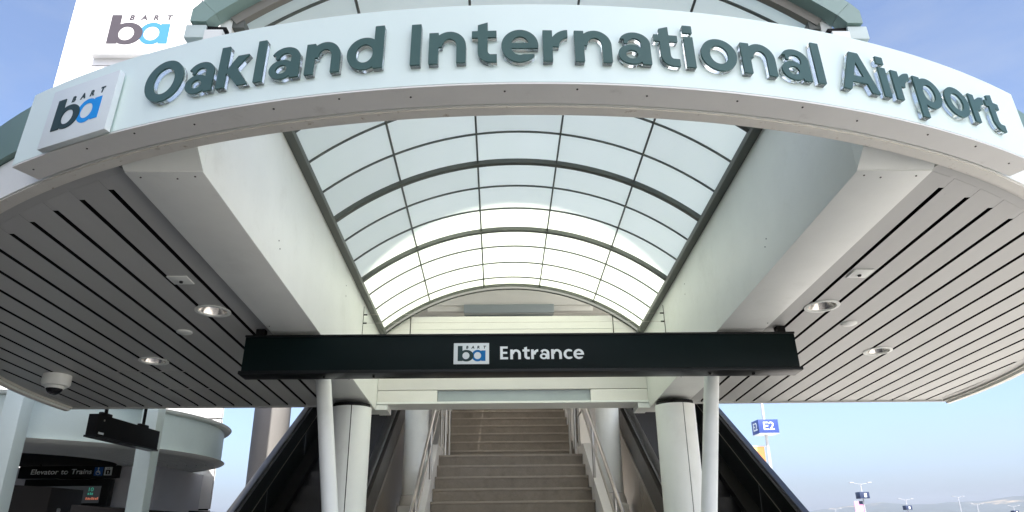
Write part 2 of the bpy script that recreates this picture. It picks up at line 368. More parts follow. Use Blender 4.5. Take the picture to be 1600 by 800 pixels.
for _c in set('ElevatortoTrains102E'):
    adv(_c); glyph(_c, .012, .5); glyph(_c, .01, .5); glyph(_c, .02, .5)
for _c in 'BART': glyph(_c, .05, .5)
def logo(place, x0, y0, W, H, mb, ma, parent, d=.002, textm=None, lift=.0015):
    """the two-letter emblem with the four spaced capitals above it; unit box 290 x 165"""
    def q(px, py, dd): return place(x0+px/290*W, y0+py/165*H, dd)
    def ring(cx, cy, rx, ry, hx, hy, hr, hry, d1, n=48):
        b = B(); o = [(cx+rx*math.cos(t), cy+ry*math.sin(t)) for t in arc(0, 2*math.pi, n)[:-1]]; i_ = [(hx+hr*math.cos(t), hy+hry*math.sin(t)) for t in arc(0, 2*math.pi, n)[:-1]]
        v = [q(*p, d1) for p in o]+[q(*p, d1) for p in i_]+[q(*p, 0.0004) for p in o]+[q(*p, .0004) for p in i_]
        f = []
        for k in range(n):
            l = (k+1) % n; f += [(k, l, n+l, n+k), (k, 2*n+k, 2*n+l, l), (n+k, n+l, 3*n+l, 3*n+k)]
        b.add(v, f); return b
    a = ring(208, 60, 62, 62, 207, 60, 37, 38, d)
    a.prism([(246, 3), (290, 3), (290, 115), (246, 115)], .0004, d+.0006, q)
    a.obj('emblem_letter', ma, parent)
    b = ring(90, 60, 75, 62, 86, 60, 37, 38, d+lift)
    b.prism([(0, 3), (49, 3), (49, 165), (0, 165)], .0004, d+lift+.0006, q)
    b.obj('emblem_letter', mb, parent)
    for ch, cx in zip('BART', (98, 157, 216, 278)):
        g = glyph(ch, .05, .5); xs = [v.co.x for v in g.vertices]; c0 = (min(xs)+max(xs))/2; s = 27/CAPH
        vs_ = [q(cx+(v.co.x-c0)*s*1.05+v.co.y*s*.15, 137+v.co.y*s, .0004 if v.co.z < 0 else d) for v in g.vertices]
        mesh('emblem_letter', vs_, [tuple(p.vertices) for p in g.polygons], textm or mb, parent); bpy.data.meshes.remove(g)

# ---------------------------------------------------------------- setting: ground, hills
g = B(); g.add([(-9000, -9000, 0), (9000, -9000, 0), (9000, 12000, 0), (-9000, 12000, 0)], [(0, 1, 2, 3)])
o = g.obj('ground', 'asphalt'); o['kind'] = 'structure'
g = B(); g.box(-9.5, -3.603, 5.5, 16, .004, .10)
o = g.obj('lobby_floor', 'paving'); o['kind'] = 'structure'  # unseen pale floor put in to bounce light into the lobby
g = B(); g.box(2.6, 60, -30, 40, .004, .12)
o = g.obj('pavement', 'paving'); o['kind'] = 'structure'
g = B(); g.box(-3.6, -.203, -3, 40, .004, .12)
o = g.obj('plaza', 'paver_dark'); o['kind'] = 'structure'  # unseen left half darkened to cut bounce on the left soffit
g = B(); g.box(-.2, 2.597, -3, 40, .004, .12)
o = g.obj('plaza', 'paver'); o['kind'] = 'structure'
# ridge line of hills on the horizon
def hills():
    n = 420
    RIDGE = [(-76, .9), (0, .8), (15, .8), (23.4, 1.13), (25.9, 1.25), (27.5, 1.42), (29.5, 1.45), (31.4, 1.6), (33.5, 1.45), (35.6, 1.5), (45, 1.7), (76, 1.2)]
    rnd = random.Random(3)
    ph = [(rnd.uniform(0, 6.28), k) for k in (1.3, 2.9, 5.1, 9.7, 17, 31)]
    vs_ = []; fs = []
    rows = [(5200, 0.0), (5900, .35), (6700, .62), (7600, 1.0), (8600, .75)]
    for i in range(n+1):
        a = R(-75+150*i/n)
        de = math.degrees(a); e_ = RIDGE[-1][1]
        for (a0, e0), (a1, e1) in zip(RIDGE, RIDGE[1:]):
            if a0 <= de <= a1: e_ = e0+(e1-e0)*(de-a0)/(a1-a0)
        h = 7600*math.tan(R(e_))+sum(math.sin(p+k*a*9)*9/k**.8 for p, k in ph)
        for d, k in rows:
            hh = h*k*(1+.12*math.sin(a*37+d)) if k else -5
            vs_.append((math.sin(a)*d, math.cos(a)*d, hh))
    m = len(rows)
    for i in range(n):
        for j in range(m-1): fs.append((i*m+j, (i+1)*m+j, (i+1)*m+j+1, i*m+j+1))
    o = mesh('hills', vs_, fs, 'hill', smooth=True); o['kind'] = 'structure'
hills()
# unseen deck added behind the camera to keep the canopy front out of the sun
DZ = 13
def sh(x, y, z, t=0): k = (DZ+t-z)/SDIR.z; return (x+SDIR.x*k, y+SDIR.y*k)   # where the deck must pass to shade a point
g = B()
xa = sh(-9.6, 0, 3)[0]; xb = sh(4.3, 0, 3)[0]; xl = sh(-3.0, 0, 2.9)[0]
ya = sh(0, -2.5, 0)[1]; yb = sh(0, 4.74, 3.82, .5)[1]; yc = sh(0, 10.8, 2.9, .5)[1]
g.prism([(xa, ya), (xb, ya), (xb, yb), (xl, yb), (xl, yc), (xa, yc)], DZ, DZ+.5, lambda a, b_, d: (a, b_, d))
o = g.obj('shade_deck', 'concrete'); o['kind'] = 'structure'

# ================================================================ entrance canopy
SOF = 1.385; BB = 1.36                     # soffit and beam undersides above the eye, square to the canopy
can = thing('entrance_canopy', C(0, VC, 0) - Vector((0, 0, 0)), 'round white entrance canopy with slatted soffit and arched glazed vault over the stairs', 'canopy')
# ring fascia, green cap band, inner lip
TH = arc(R(-95.8), R(95.8), 130)
def ringsec(rin, rout, w0, w1, name, m, parent, th=TH, bevel=0):
    b = B(); prof = [(rin, w0), (rout, w0), (rout, w1), (rin, w1)]
    b.sweep(prof, th, lambda q, t: P(q[0], t, q[1])); return b.obj(name, m, parent, smooth=True)
ringsec(3.795, 3.845, BB, 1.54, 'fascia', 'white', can)
ringsec(3.78, 3.868, 1.543, 1.752, 'cap_band', 'green_d', can)
ringsec(3.775, 3.792, BB+.012, 1.50, 'inner_lip', 'ring', can)
ringsec(3.797, 3.838, BB-.006, BB-.0005, 'drip_edge', 'ring', can)
# soffit backing with the boards below it
SOFP = {}
for sgn in (-1, 1):
    SOFP[sgn] = ringsec(3.7215, 3.772, SOF+.0008, SOF+.03, 'soffit', 'board', can, th=[sgn*t for t in arc(R(23.7), R(95.8), 70)])
# recessed downlight positions (x, v, r)
DL = [(-1.72, 3.71, .088), (1.70, 3.69, .088), (-2.47, 4.67, .088), (2.45, 4.56, .085)]
cutters = []
for x, v, r in DL:
    c_ = B().cyl(C(x, v, SOF-.05), C(x, v, SOF+.08), r-.006, n=40).obj('cut', 'dark'); cutters.append(c_)
GP = .1525
for sgn in (-1, 1):
    edges = [1.488]+[1.62+GP*k for k in range(0, 15)]
    for i in range(len(edges)-1):
        a0 = edges[i]+(.0 if i == 0 else .0115); a1 = edges[i+1]-.0115
        if a0 > 3.70: break
        a1 = min(a1, 3.705); rr = 3.722
        if a1-a0 < .02: break
        f0 = VC-math.sqrt(max(.0, rr*rr-a0*a0)); f1 = VC-math.sqrt(max(.0, rr*rr-a1*a1))
        pts = [(a0, f0)]+[(a0+(a1-a0)*k/4, VC-math.sqrt(rr*rr-(a0+(a1-a0)*k/4)**2)) for k in (1, 2, 3)]+[(a1, f1), (a1, 6.04), (a0, 6.04)]
        b = B(); b.prism([(sgn*p, q) for p, q in pts], SOF, SOF+.016, lambda a, b_, d: C(a, b_, d))
        o = b.obj('soffit_board', 'board', SOFP[sgn])
        o.data.materials.append(M['dark'])  # side edges blackened: the shade of deep grooves put into the colour
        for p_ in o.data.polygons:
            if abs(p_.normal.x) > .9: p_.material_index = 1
        cs = [cutters[k] for k, (x, v, r) in enumerate(DL) if x*sgn > 0 and a0-r < abs(x) < a1+r]
        if cs: boolean_cut(o, cs)
        xg = edges[i+1]; fg = VC-math.sqrt(max(.01, 3.70**2-xg*xg))
        if xg < 3.68:
            g0, g1 = sorted((sgn*(xg-.03), sgn*(xg+.03))); st_ = B().box(g0, g1, fg+.02, 6.03, SOF+.0165, SOF+.02, C).obj('groove_backing', 'dark', SOFP[sgn])  # black strip stands in for the shade inside the groove
            # solid end piece closing the groove just before the rim
            e0, e1 = sorted((sgn*(xg-.0114), sgn*(xg+.0114))); B().box(e0, e1, fg-.04, fg+.05, SOF+.0006, SOF+.016, C).obj('groove_end', 'board', SOFP[sgn])
            cs = [cutters[k] for k, (x, v, r) in enumerate(DL) if x*sgn > 0 and abs(abs(x)-xg) < r+.03]
            if cs: boolean_cut(st_, cs)
flush_cuts()
for c_ in cutters: bpy.data.objects.remove(c_)
# rear edge trim of the soffit and roof deck above
B().box(-3.845, -1.49, 6.042, 6.06, SOF-.012, 1.62, C).obj('rear_trim', 'board', can)
B().box(1.49, 3.845, 6.042, 6.06, SOF-.012, 1.62, C).obj('rear_trim', 'board', can)
for sgn in (-1, 1):
    poly = [(sgn*1.49, 7.3)]+[(sgn*max(1.49, 3.77*math.sin(t)), VC-3.77*math.cos(t)) for t in arc(R(23.5), R(90), 40)]+[(sgn*3.77, 7.3)]
    B().prism(poly, 1.74, 1.80, lambda a, b_, d: C(a, b_, d)).obj('roof_deck', 'white', can)
# the two box beams
for sgn in (-1, 1):
    b = B(); x0, x1 = sorted((sgn*1.20, sgn*1.485))
    b.prism([(sgn*1.20, BB), (sgn*1.485, BB), (sgn*1.485, 1.70), (sgn*1.25, 1.70), (sgn*1.25, 2.11), (sgn*1.20, 2.11)], 2.205, 6.14, lambda a, c_, d: C(a, d, c_))
    bo = b.obj('box_beam', 'white', can, bevel=.004)
    xa, xb = sorted((sgn*1.2005, sgn*1.27)); B().box(xa, xb, 2.135, 2.2045, 1.7005, 1.965, C).obj('web_end', 'white', bo)
    # sloping nose where the beam runs into the ring
    b = B(); 
    b.hexa([C(x0, 2.13, BB+.055), C(x1, 2.13, BB+.055), C(x1, 2.203, BB+.004), C(x0, 2.203, BB+.004), C(x0, 2.13, 1.70), C(x1, 2.13, 1.70), C(x1, 2.203, 1.70), C(x0, 2.203, 1.70)])
    b.obj('beam_nose', 'white', bo)
    xs = sgn*1.1985
    for vv, xx in ((2.235, 1.24), (2.25, 1.31), (2.24, 1.44), (3.9, 1.46), (5.1, 1.23)):
        B().cyl(C(sgn*xx, vv, BB-.0004), C(sgn*xx, vv, BB-.0025), .0035, n=8).obj('screw', 'screw', bo)
    for vv, ww in ((3.1, 1.52), (3.13, 1.49), (4.6, 1.9), (4.62, 1.83)):
        B().cyl(C(sgn*1.1995, vv, ww), C(sgn*1.1975, vv, ww), .0035, n=8).obj('screw', 'screw', bo)
    for vv in (5.28,):
        B().box(xs-.002 if sgn > 0 else xs-.001, xs+.001 if sgn > 0 else xs+.002, vv, vv+.007, BB+.25, 2.0, C).obj('panel_joint', 'screw', bo)
    for vv, ww in ((5.28, 1.93), (5.28, 1.86)):
        B().cyl(C(xs, vv, ww), C(xs-sgn*.03, vv, ww), .006, n=8).obj('wire_clip', 'screw', bo)
# bird wires between the beams
for ww in (1.93, 1.86): B().cyl(C(-1.17, 5.28, ww), C(1.17, 5.28, ww), .0012, n=6).obj('bird_wire', 'steel', can)
# header across the back with its panel bands
hd = B().box(-1.197, 1.197, 6.15, 6.36, 1.54, 2.226, C).obj('header', 'cream', can, bevel=.003)
B().box(-1.197, -.67, 6.154, 6.36, 1.432, 1.536, C).obj('header_panel', 'cream', hd, bevel=.003)
B().box(.69, 1.197, 6.154, 6.36, 1.432, 1.536, C).obj('header_panel', 'cream', hd, bevel=.003)
B().box(-.668, .688, 6.175, 6.36, 1.437, 1.536, C).obj('header_grille', 'greyblue', hd, bevel=.002)
B().box(-1.197, 1.197, 6.13, 6.37, 1.412, 1.430, C).obj('header_lip', 'white', hd)
for x in (-.935, .935): B().box(x-.004, x+.004, 6.146, 6.1495, 1.86, 2.22, C).obj('panel_joint', 'screw', hd)
for ww in (2.10,): B().box(-1.19, 1.19, 6.1465, 6.1495, ww, ww+.004, C).obj('panel_joint', 'sign_edge', hd)
for sgn in (-1, 1):
    x0, x1 = sorted((sgn*1.10, sgn*1.2)); b = B().box(x0, x1, 6.141, 6.37, BB+.004, 1.41, C); b.obj('beam_return', 'white', hd)
    B().box(sgn*1.2 if sgn > 0 else -1.485, 1.485 if sgn > 0 else -1.2, 6.141, 6.40, BB+.02, 2.0, C).obj('beam_end', 'white', hd)

# barrel vault
M['flange'] = mat('grey brown flange', (.23, .22, .19), .5, var=.08)
VR, VW0 = 1.77, .73; PH = math.asin(1.18/VR)
def VP(ph, r, v): return C(r*math.sin(ph), v, VW0+r*math.cos(ph))
def vk(k): return 2.962+.3275*k if k < 9 else 2.962+.3275*9+(k-9)*.262
vault = B()
# springing bars
ARC = arc(-PH, PH, 40)
vault.sweep([(1.70, 6.148), (1.735, 6.148), (1.735, 6.149), (1.70, 6.149)], ARC, lambda q, t: VP(t, q[0]+.06, q[1]))
vo = vault.obj('barrel_vault', 'frame', can)
for sgn in (-1, 1):
    x0, x1 = sorted((sgn*1.150, sgn*1.1997)); B().box(x0, x1, 2.20, 6.147, 2.036, 2.075, C).obj('springing_bar', 'frame', vo, bevel=.004)
def rib(v0, v1, r0, r1, name='rib', m='frame'):
    b = B(); b.sweep([(r0, v0), (r1, v0), (r1, v1), (r0, v1)], ARC, lambda q, t: VP(t, q[0], q[1])); return b.obj(name, m, vo, smooth=True)
for k in range(-2, 10):
    if k in (0, 3, 6): rib(vk(k)-.017, vk(k)+.017, 1.762, 1.793)
    else: rib(vk(k)-.0045, vk(k)+.0045, 1.783, 1.793, 'glazing_bar')
rib(2.195, 2.225, 1.772, 1.8145, 'arch_flange', 'flange'); rib(6.08, 6.092, 1.77, 1.80); rib(6.13, 6.147, 1.765, 1.80)
for ph in (-.6*PH, -.2*PH, .2*PH, .6*PH):
    b = B(); d = .0055/1.78
    b.hexa([VP(ph-d, 1.778, 2.226), VP(ph+d, 1.778, 2.226), VP(ph+d, 1.778, 6.079), VP(ph-d, 1.778, 6.079), VP(ph-d, 1.792, 2.226), VP(ph+d, 1.792, 2.226), VP(ph+d, 1.792, 6.079), VP(ph-d, 1.792, 6.079)])
    b.obj('mullion', 'frame', vo)
vb = [2.226]+[vk(k) for k in range(-2, 10)]+[6.08]
for j in range(len(vb)-1):
    for i in range(5):
        p0 = -PH+2*PH*i/5; p1 = p0+2*PH/5; b = B()
        b.sweep([(1.7945, vb[j]+.002), (1.802, vb[j]+.002), (1.802, vb[j+1]-.002), (1.7945, vb[j+1]-.002)], arc(p0+.001, p1-.001, 8), lambda q, t: VP(t, q[0], q[1]))
        b.obj('pane', 'pane', vo, smooth=True)
# sage green front arch with chamfered feet
b = B(); AR2 = arc(-R(43.2), R(43.2), 48)
b.sweep([(1.815, 2.14), (1.905, 2.14), (1.905, 2.199), (1.815, 2.199)], AR2, lambda q, t: VP(t, q[0], q[1]))
fa = b.obj('front_arch', 'green', vo, smooth=True)
for sgn in (-1, 1):
    b = B(); pts = [(1.243, 2.052), (1.305, 2.117), (1.337, 2.075), (1.337, 2.012), (1.275, 2.012)]
    b.prism([(sgn*p, q) for p, q in pts], 2.139, 2.1995, lambda a, c_, d: C(a, d, c_)); b.obj('arch_foot', 'green', fa)
    B().prism([(sgn*p, q) for p, q in ((1.20, 2.0), (1.27, 2.005), (1.31, 2.009), (1.31, 1.99), (1.2, 1.985))], 2.16, 2.19, lambda a, c_, d: C(a, d, c_)).obj('foot_gap_dark', 'black_matte', fa)  # black piece put in for the dark gap beneath the foot
    for t in (25, 39.5): B().cyl(VP(sgn*R(t), 1.86, 2.141), VP(sgn*R(t), 1.86, 2.132), .008, n=10).obj('bolt', 'screw', fa)
    x0, x1 = sorted((sgn*1.275, sgn*1.355)); B().box(x0, x1, 2.15, 2.20, 1.94, 2.004, C).obj('arch_shoe', 'pale_green', fa, bevel=.004)

# ================================================================ curved name sign on the fascia
S0, S1 = -1.852/3.93, 1.835/3.93
sg = thing('airport_name_sign', P(3.9, 0, 1.37), 'long curved white sign reading Oakland International Airport on the canopy front', 'sign')
TS = arc(math.asin(S0), math.asin(S1), 64)
b = B(); b.sweep([(3.868, 1.364), (3.95, 1.364), (3.95, 1.672), (3.868, 1.672)], TS, lambda q, t: P(q[0], t, q[1])); b.obj('panel', 'sign_white', sg, smooth=True)
b = B(); b.sweep([(3.852, 1.3575), (3.9485, 1.3575), (3.9485, 1.3635), (3.852, 1.3635)], TS, lambda q, t: P(q[0], t, q[1])); b.obj('underside', 'sign_edge', sg, smooth=True)
for i, t in enumerate(arc(math.asin(S0)+.02, math.asin(S1)-.02, 15)):
    B().cyl(P(3.915+.01*((i*7) % 3-1), t+.006*((i*5) % 3-1), 1.3576), P(3.915+.01*((i*7) % 3-1), t+.006*((i*5) % 3-1), 1.3555), .0032, n=8).obj('screw', 'screw', sg)
RS = 3.9505
def on_sign(xm, dx, y, d):
    th = xm/3.97; base = P(RS, th, 1.426); tx = Vector((math.cos(th), 0, 0))+EV*math.sin(th); nrm = Vector((math.sin(th), 0, 0))-EV*math.cos(th)
    return base+tx*dx+EW*y+nrm*d
for st, x0, x1 in (('Oakland', -1.322, -.484), ('International', -.398, .931), ('Airport', .995, 1.741)):
    sign_word(st, on_sign, x0, x1, .158, 'letter', sg, thick=.006, backmat='acrylic', back_thick=.015)
# emblem plate at the left end of the sign
pl0, pl1 = -1.760, -1.444
def on_plate(x, y, d):
    th = (pl0+pl1)/2/3.97; base = P(RS+.002, th, 1.357); tx = Vector((math.cos(th), 0, 0))+EV*math.sin(th); nrm = Vector((math.sin(th), 0, 0))-EV*math.cos(th)
    return base+tx*(x-(pl1-pl0)/2)+EW*y+nrm*d
plate = B().box(0, pl1-pl0, 0, .243, .002, .024, lambda a, b_, c_: on_plate(a, b_, c_)).obj('emblem_plate', 'plate', sg, bevel=.002)
logo(lambda x, y, d: on_plate(x, y, .0242+d), .045, .058, .218, .130, 'black_ink', 'blue_ink', plate, d=.001)

# ================================================================ fittings in the soffit
def fit_label(x): return 'left' if x < 0 else 'right'
for (x, v, r), lab in zip(DL, ('recessed silver downlight nearest the left box beam, beside the Entrance sign end', 'recessed silver downlight nearest the right box beam, above the Entrance sign end', 'recessed silver downlight in the dark left soffit, above the access panel', 'recessed silver downlight in the right soffit, furthest from the box beam')):
    t = thing('downlight', C(x, v, SOF), lab, 'downlight', 'recessed downlights in the canopy soffit')
    fn = lambda a, b_, z, x=x, v=v: C(x+a, v+b_, SOF+z)
    B().lathe([(r+.008, -.001), (r+.008, -.005), (r-.010, -.006), (r-.012, .004)], 40, fn).obj('trim_ring', 'white', t, smooth=True)
    B().lathe([(r-.011, .0035), (r-.022, .04), (r-.04, .075), (.001, .088)], 40, fn).obj('reflector', 'reflector', t, smooth=True)
for x, v, lab in ((-2.02, 4.065, 'small white round ceiling disc in the left soffit between two downlights'), (1.99, 3.985, 'small white round ceiling disc in the right soffit between two downlights')):
    o = B().lathe([(.001, -.012), (.036, -.011), (.045, -.006), (.046, -.0005)], 32, lambda a, b_, z: C(x+a, v+b_, SOF+z)).obj('ceiling_disc', 'white', None, smooth=True); tag(o, lab, 'ceiling disc', 'white ceiling discs')
for x, v, lab in ((-1.715, 3.26, 'small square white plate with a sensor in the left soffit'), (1.695, 3.22, 'small square white plate with a sensor in the right soffit')):
    t = thing('sensor_plate', C(x, v, SOF), lab, 'sensor plate', 'square sensor plates')
    B().box(x-.05, x+.05, v-.05, v+.05, SOF-.007, SOF-.0005, C).obj('plate', 'white', t, bevel=.002)
    B().lathe([(.001, -.016), (.008, -.015), (.010, -.0072)], 16, lambda a, b_, z: C(x+a, v+b_+.01, SOF+z)).obj('sensor', 'black', t, smooth=True)
# dome camera
x, v = -3.31, 5.02
t = thing('dome_camera', C(x, v, SOF), 'white dome security camera under the far left of the soffit', 'security camera')
fn = lambda a, b_, z: C(x+a, v+b_, SOF+z)
B().lathe([(.001, -.0006), (.092, -.0006), (.095, -.06), (.085, -.078), (.062, -.082)], 36, fn).obj('housing', 'white', t, smooth=True)
B().lathe([(.064, -.080), (.062, -.092), (.055, -.10)], 36, fn).obj('collar', 'white', t, smooth=True)
B().lathe([(.057*math.cos(a), -.085-.057*math.sin(a)) for a in arc(0, R(89), 10)], 32, fn).obj('dome', 'dome', t, smooth=True)
# faint access hatch in the left soffit
for a in ((-2.95, -2.35, 4.93, 4.94), (-2.95, -2.35, 5.42, 5.43)): B().box(a[0], a[1], a[2], a[3], SOF-.0035, SOF-.0004, C).obj('hatch_edge', 'board', SOFP[-1])

# ================================================================ Entrance sign and its props
ys = 3.99
es = thing('entrance_sign', C(0, ys, 1.1), 'long black hanging sign reading Entrance across the canopy', 'sign')
def SG(x, y, z): return C(x, y, z)
B().box(-1.62, 1.645, ys, ys+.11, 1.118, 1.322, C).obj('cabinet', 'entr', es, bevel=.004)
B().box(-1.632, 1.657, ys-.012, ys+.122, 1.098, 1.117, C).obj('bottom_rail', 'black', es, bevel=.003)
B().box(-1.622, 1.647, ys-.006, ys+.116, 1.3225, 1.334, C).obj('top_rail', 'black', es, bevel=.002)
for x in (-1.55, 1.585): B().box(x-.025, x+.025, ys+.03, ys+.08, 1.3345, SOF-.001, C).obj('hanger', 'black_matte', es)
for x in (-1.15, -.86, 1.12, 1.38): B().box(x-.006, x+.006, ys+.04, ys+.06, 1.088, 1.0975, C).obj('rail_clip', 'black_matte', es)
b = B(); b.box(-.392, -.184, ys-.004, ys-.0005, 1.148, 1.276, C); pl = b.obj('emblem_plate', 'plate', es, bevel=.0015)
def on_e(x, y, d): return C(x, ys-.0042-d, y)
logo(on_e, -.368, 1.165, .163, .093, 'black_ink', 'blue2_ink', pl, d=.0006, lift=.0006)
def on_e2(xm, dx, y, d): return C(xm+dx, ys-.0005-d, 1.176+y)
sign_word('Entrance', on_e2, -.119, .374, .078, 'ltr_white', es, thick=.0015)
for sgn, lab in ((-1, 'slim white leaning prop left of the stairs below the Entrance sign'), (1, 'slim white leaning prop right of the stairs below the Entrance sign')):
    top = C(sgn*1.272, 4.42, BB-.012); bot = Vector((sgn*.90, 4.38, .12))
    t = thing('leaning_post', bot, lab, 'post', 'white leaning posts'); B().cyl(bot, top, .048, n=32).obj('tube', 'white', t, smooth=True)
    B().cyl(bot, bot+(top-bot).normalized()*.02, .09, n=32).obj('base_plate', 'white', t, smooth=True)
    B().cyl(top-(top-bot).normalized()*.015, top, .075, n=32).obj('head_plate', 'white', t, smooth=True)

# ================================================================ columns
def column(x, y, z0, z1, r, label, group, base=False, seam=True):
    t = thing('column', (x, y, z0), label, 'column', group)
    gap = .006
    if seam:
        for k in range(2):
            a0 = R(-80)+k*math.pi; b = B()
            ring = [(r*math.cos(a), r*math.sin(a)) for a in arc(a0+gap/r, a0+math.pi-gap/r*.2, 24)]
            v = [(x+p, y+q, z0) for p, q in ring]+[(x+p, y+q, z1) for p, q in ring]+[(x+p*.96, y+q*.96, z0) for p, q in ring]+[(x+p*.96, y+q*.96, z1) for p, q in ring]; n = len(ring)
            f = [(i, i+1, n+i+1, n+i) for i in range(n-1)]+[(2*n+i, 3*n+i, 3*n+i+1, 2*n+i+1) for i in range(n-1)]+[(n+i, n+i+1, 3*n+i+1, 3*n+i) for i in range(n-1)]+[(0, n, 3*n, 2*n), (n-1, 3*n-1, 4*n-1, 2*n-1)]
            b.add(v, f); b.obj('cover', 'white', t, smooth=True)
        B().cyl((x, y, z0), (x, y, z1+.03), r*.93, n=40).obj('core', 'black_matte', t, smooth=True)
    else:
        B().cyl((x, y, z0), (x, y, z1), r, n=48).obj('shaft', 'white', t, smooth=True)
    if base:
        b = B(); s = r*1.18; b.box(x-s, x+s, y-s, y+s, z0-.9, z0-.13); b.obj('plinth', 'cream', t, bevel=.03)
        b = B().lathe([(r*1.02, 0), (r*1.1, -.04), (s*1.02, -.10), (s*1.03, -.127)], 40, lambda a, b_, z: (x+a, y+b_, z0+z)); b.obj('skirt', 'cream', t, smooth=True)
        B().lathe([(r*.99, .004), (r*1.012, .002), (r*1.012, -.004), (r*.99, -.006)], 40, lambda a, b_, z: (x+a, y+b_, z0+z)).obj('seam_ring', 'screw', t)
    return t
zt = C(0, 5.9, BB).z-.045
column(-1.345, 5.90, .12, zt, .163, 'thick white round column under the left box beam, in front of the escalator', 'front columns')
column(1.345, 5.90, .12, zt, .163, 'thick white round column under the right box beam, in front of the escalator', 'front columns')
XO = .05
tc_ = column(-1.32+XO, 10, 2.06, 4.6, .165, 'white round column rising beside the left stair handrail', 'stair columns', base=True, seam=False)
B().box(-1.32+XO+.05, -1.32+XO+.075, 9.80, 9.806, 1.80, 1.93).obj('rust_streak', 'rust', tc_)
column(1.32+XO+.03, 10, 2.06, 4.6, .165, 'white round column rising beside the right stair handrail', 'stair columns', base=True, seam=False)

# ================================================================ stairs
st = thing('staircase', (XO, 6.03, .12), 'brown concrete staircase climbing in two flights under the canopy', 'staircase')
RZ, TR = .17, .29; hw = 1.04
LAND_Y = 10.53; LAND_Z = 2.635
ystep = []
n1 = 15
for k in range(n1): ystep.append((LAND_Y-TR*(n1-1-k), LAND_Z-RZ*(n1-1-k)))
for k in range(1, 16): ystep.append((11.27+TR*k, LAND_Z+RZ*k))
for i, (yy, zz) in enumerate(ystep):
    ye = ystep[i+1][0]+.04 if i+1 < len(ystep) else yy+2
    s_ = B().box(XO-hw, XO+hw, yy+.012, ye, zz-RZ-.02, zz-.03).obj('step', 'stair', st)
    B().box(XO-hw-.002, XO+hw+.002, yy, ye-.003, zz-.0297, zz).obj('nosing', 'nosing', s_, bevel=.004)
for sgn in (-1, 1):
    x0, x1 = sorted((XO+sgn*(hw+.004), XO+sgn*(hw+.115)))
    pr = [(6.0, .12), (6.0, .30), (LAND_Y-.1, LAND_Z+.14), (11.4, LAND_Z+.14), (15.8, LAND_Z+2.75), (15.8, .12)]
    b = B(); b.prism(pr, x0, x1, lambda a, b_, d: (d, a, b_)); b.obj('side_wall', 'cream', st)
    # handrails: tube on posts, lower flight then upper flight
    for (ya, za, yb, zb, off) in ((6.2, .12+.94, 11.15, 0, .07), (11.55, 0, 15.6, 0, .04)):
        f = lambda y: LAND_Z+.92+(min(y, LAND_Y)-LAND_Y)*RZ/TR if y < 11.4 else LAND_Z+.92+(y-11.5)*RZ/TR+.17
        xs_ = XO+sgn*(hw-off+.09)
        ysn = [ya, LAND_Y, yb] if yb < 11.4 else [ya, yb]
        hr = B().tube([(xs_, q, f(q)) for q in ysn], .021, 14).obj('handrail', 'steel', st, smooth=True)
        B().tube([(xs_, q, f(q)-.30) for q in ysn], .012, 10).obj('lower_rail', 'steel', hr, smooth=True)
        np_ = 4
        for k in range(np_):
            q = ya+.1+(yb-ya-.2)*k/(np_-1); B().cyl((xs_, q, f(q)-.95), (xs_, q, f(q)), .018, n=12).obj('rail_post', 'steel', hr, smooth=True)
for sgn in (-1, 1):
    xs_ = XO+sgn*(hw-.08)
    for q in (10.62, 11.42): B().cyl((xs_, q, LAND_Z), (xs_, q, LAND_Z+1.02), .022, n=12).obj('newel_post', 'steel', st, smooth=True)
    for q in (): B().cyl((xs_-sgn*.1, q, LAND_Z), (xs_-sgn*.1, q, LAND_Z+1.02), .016, n=12).obj('newel_post', 'steel', st, smooth=True)

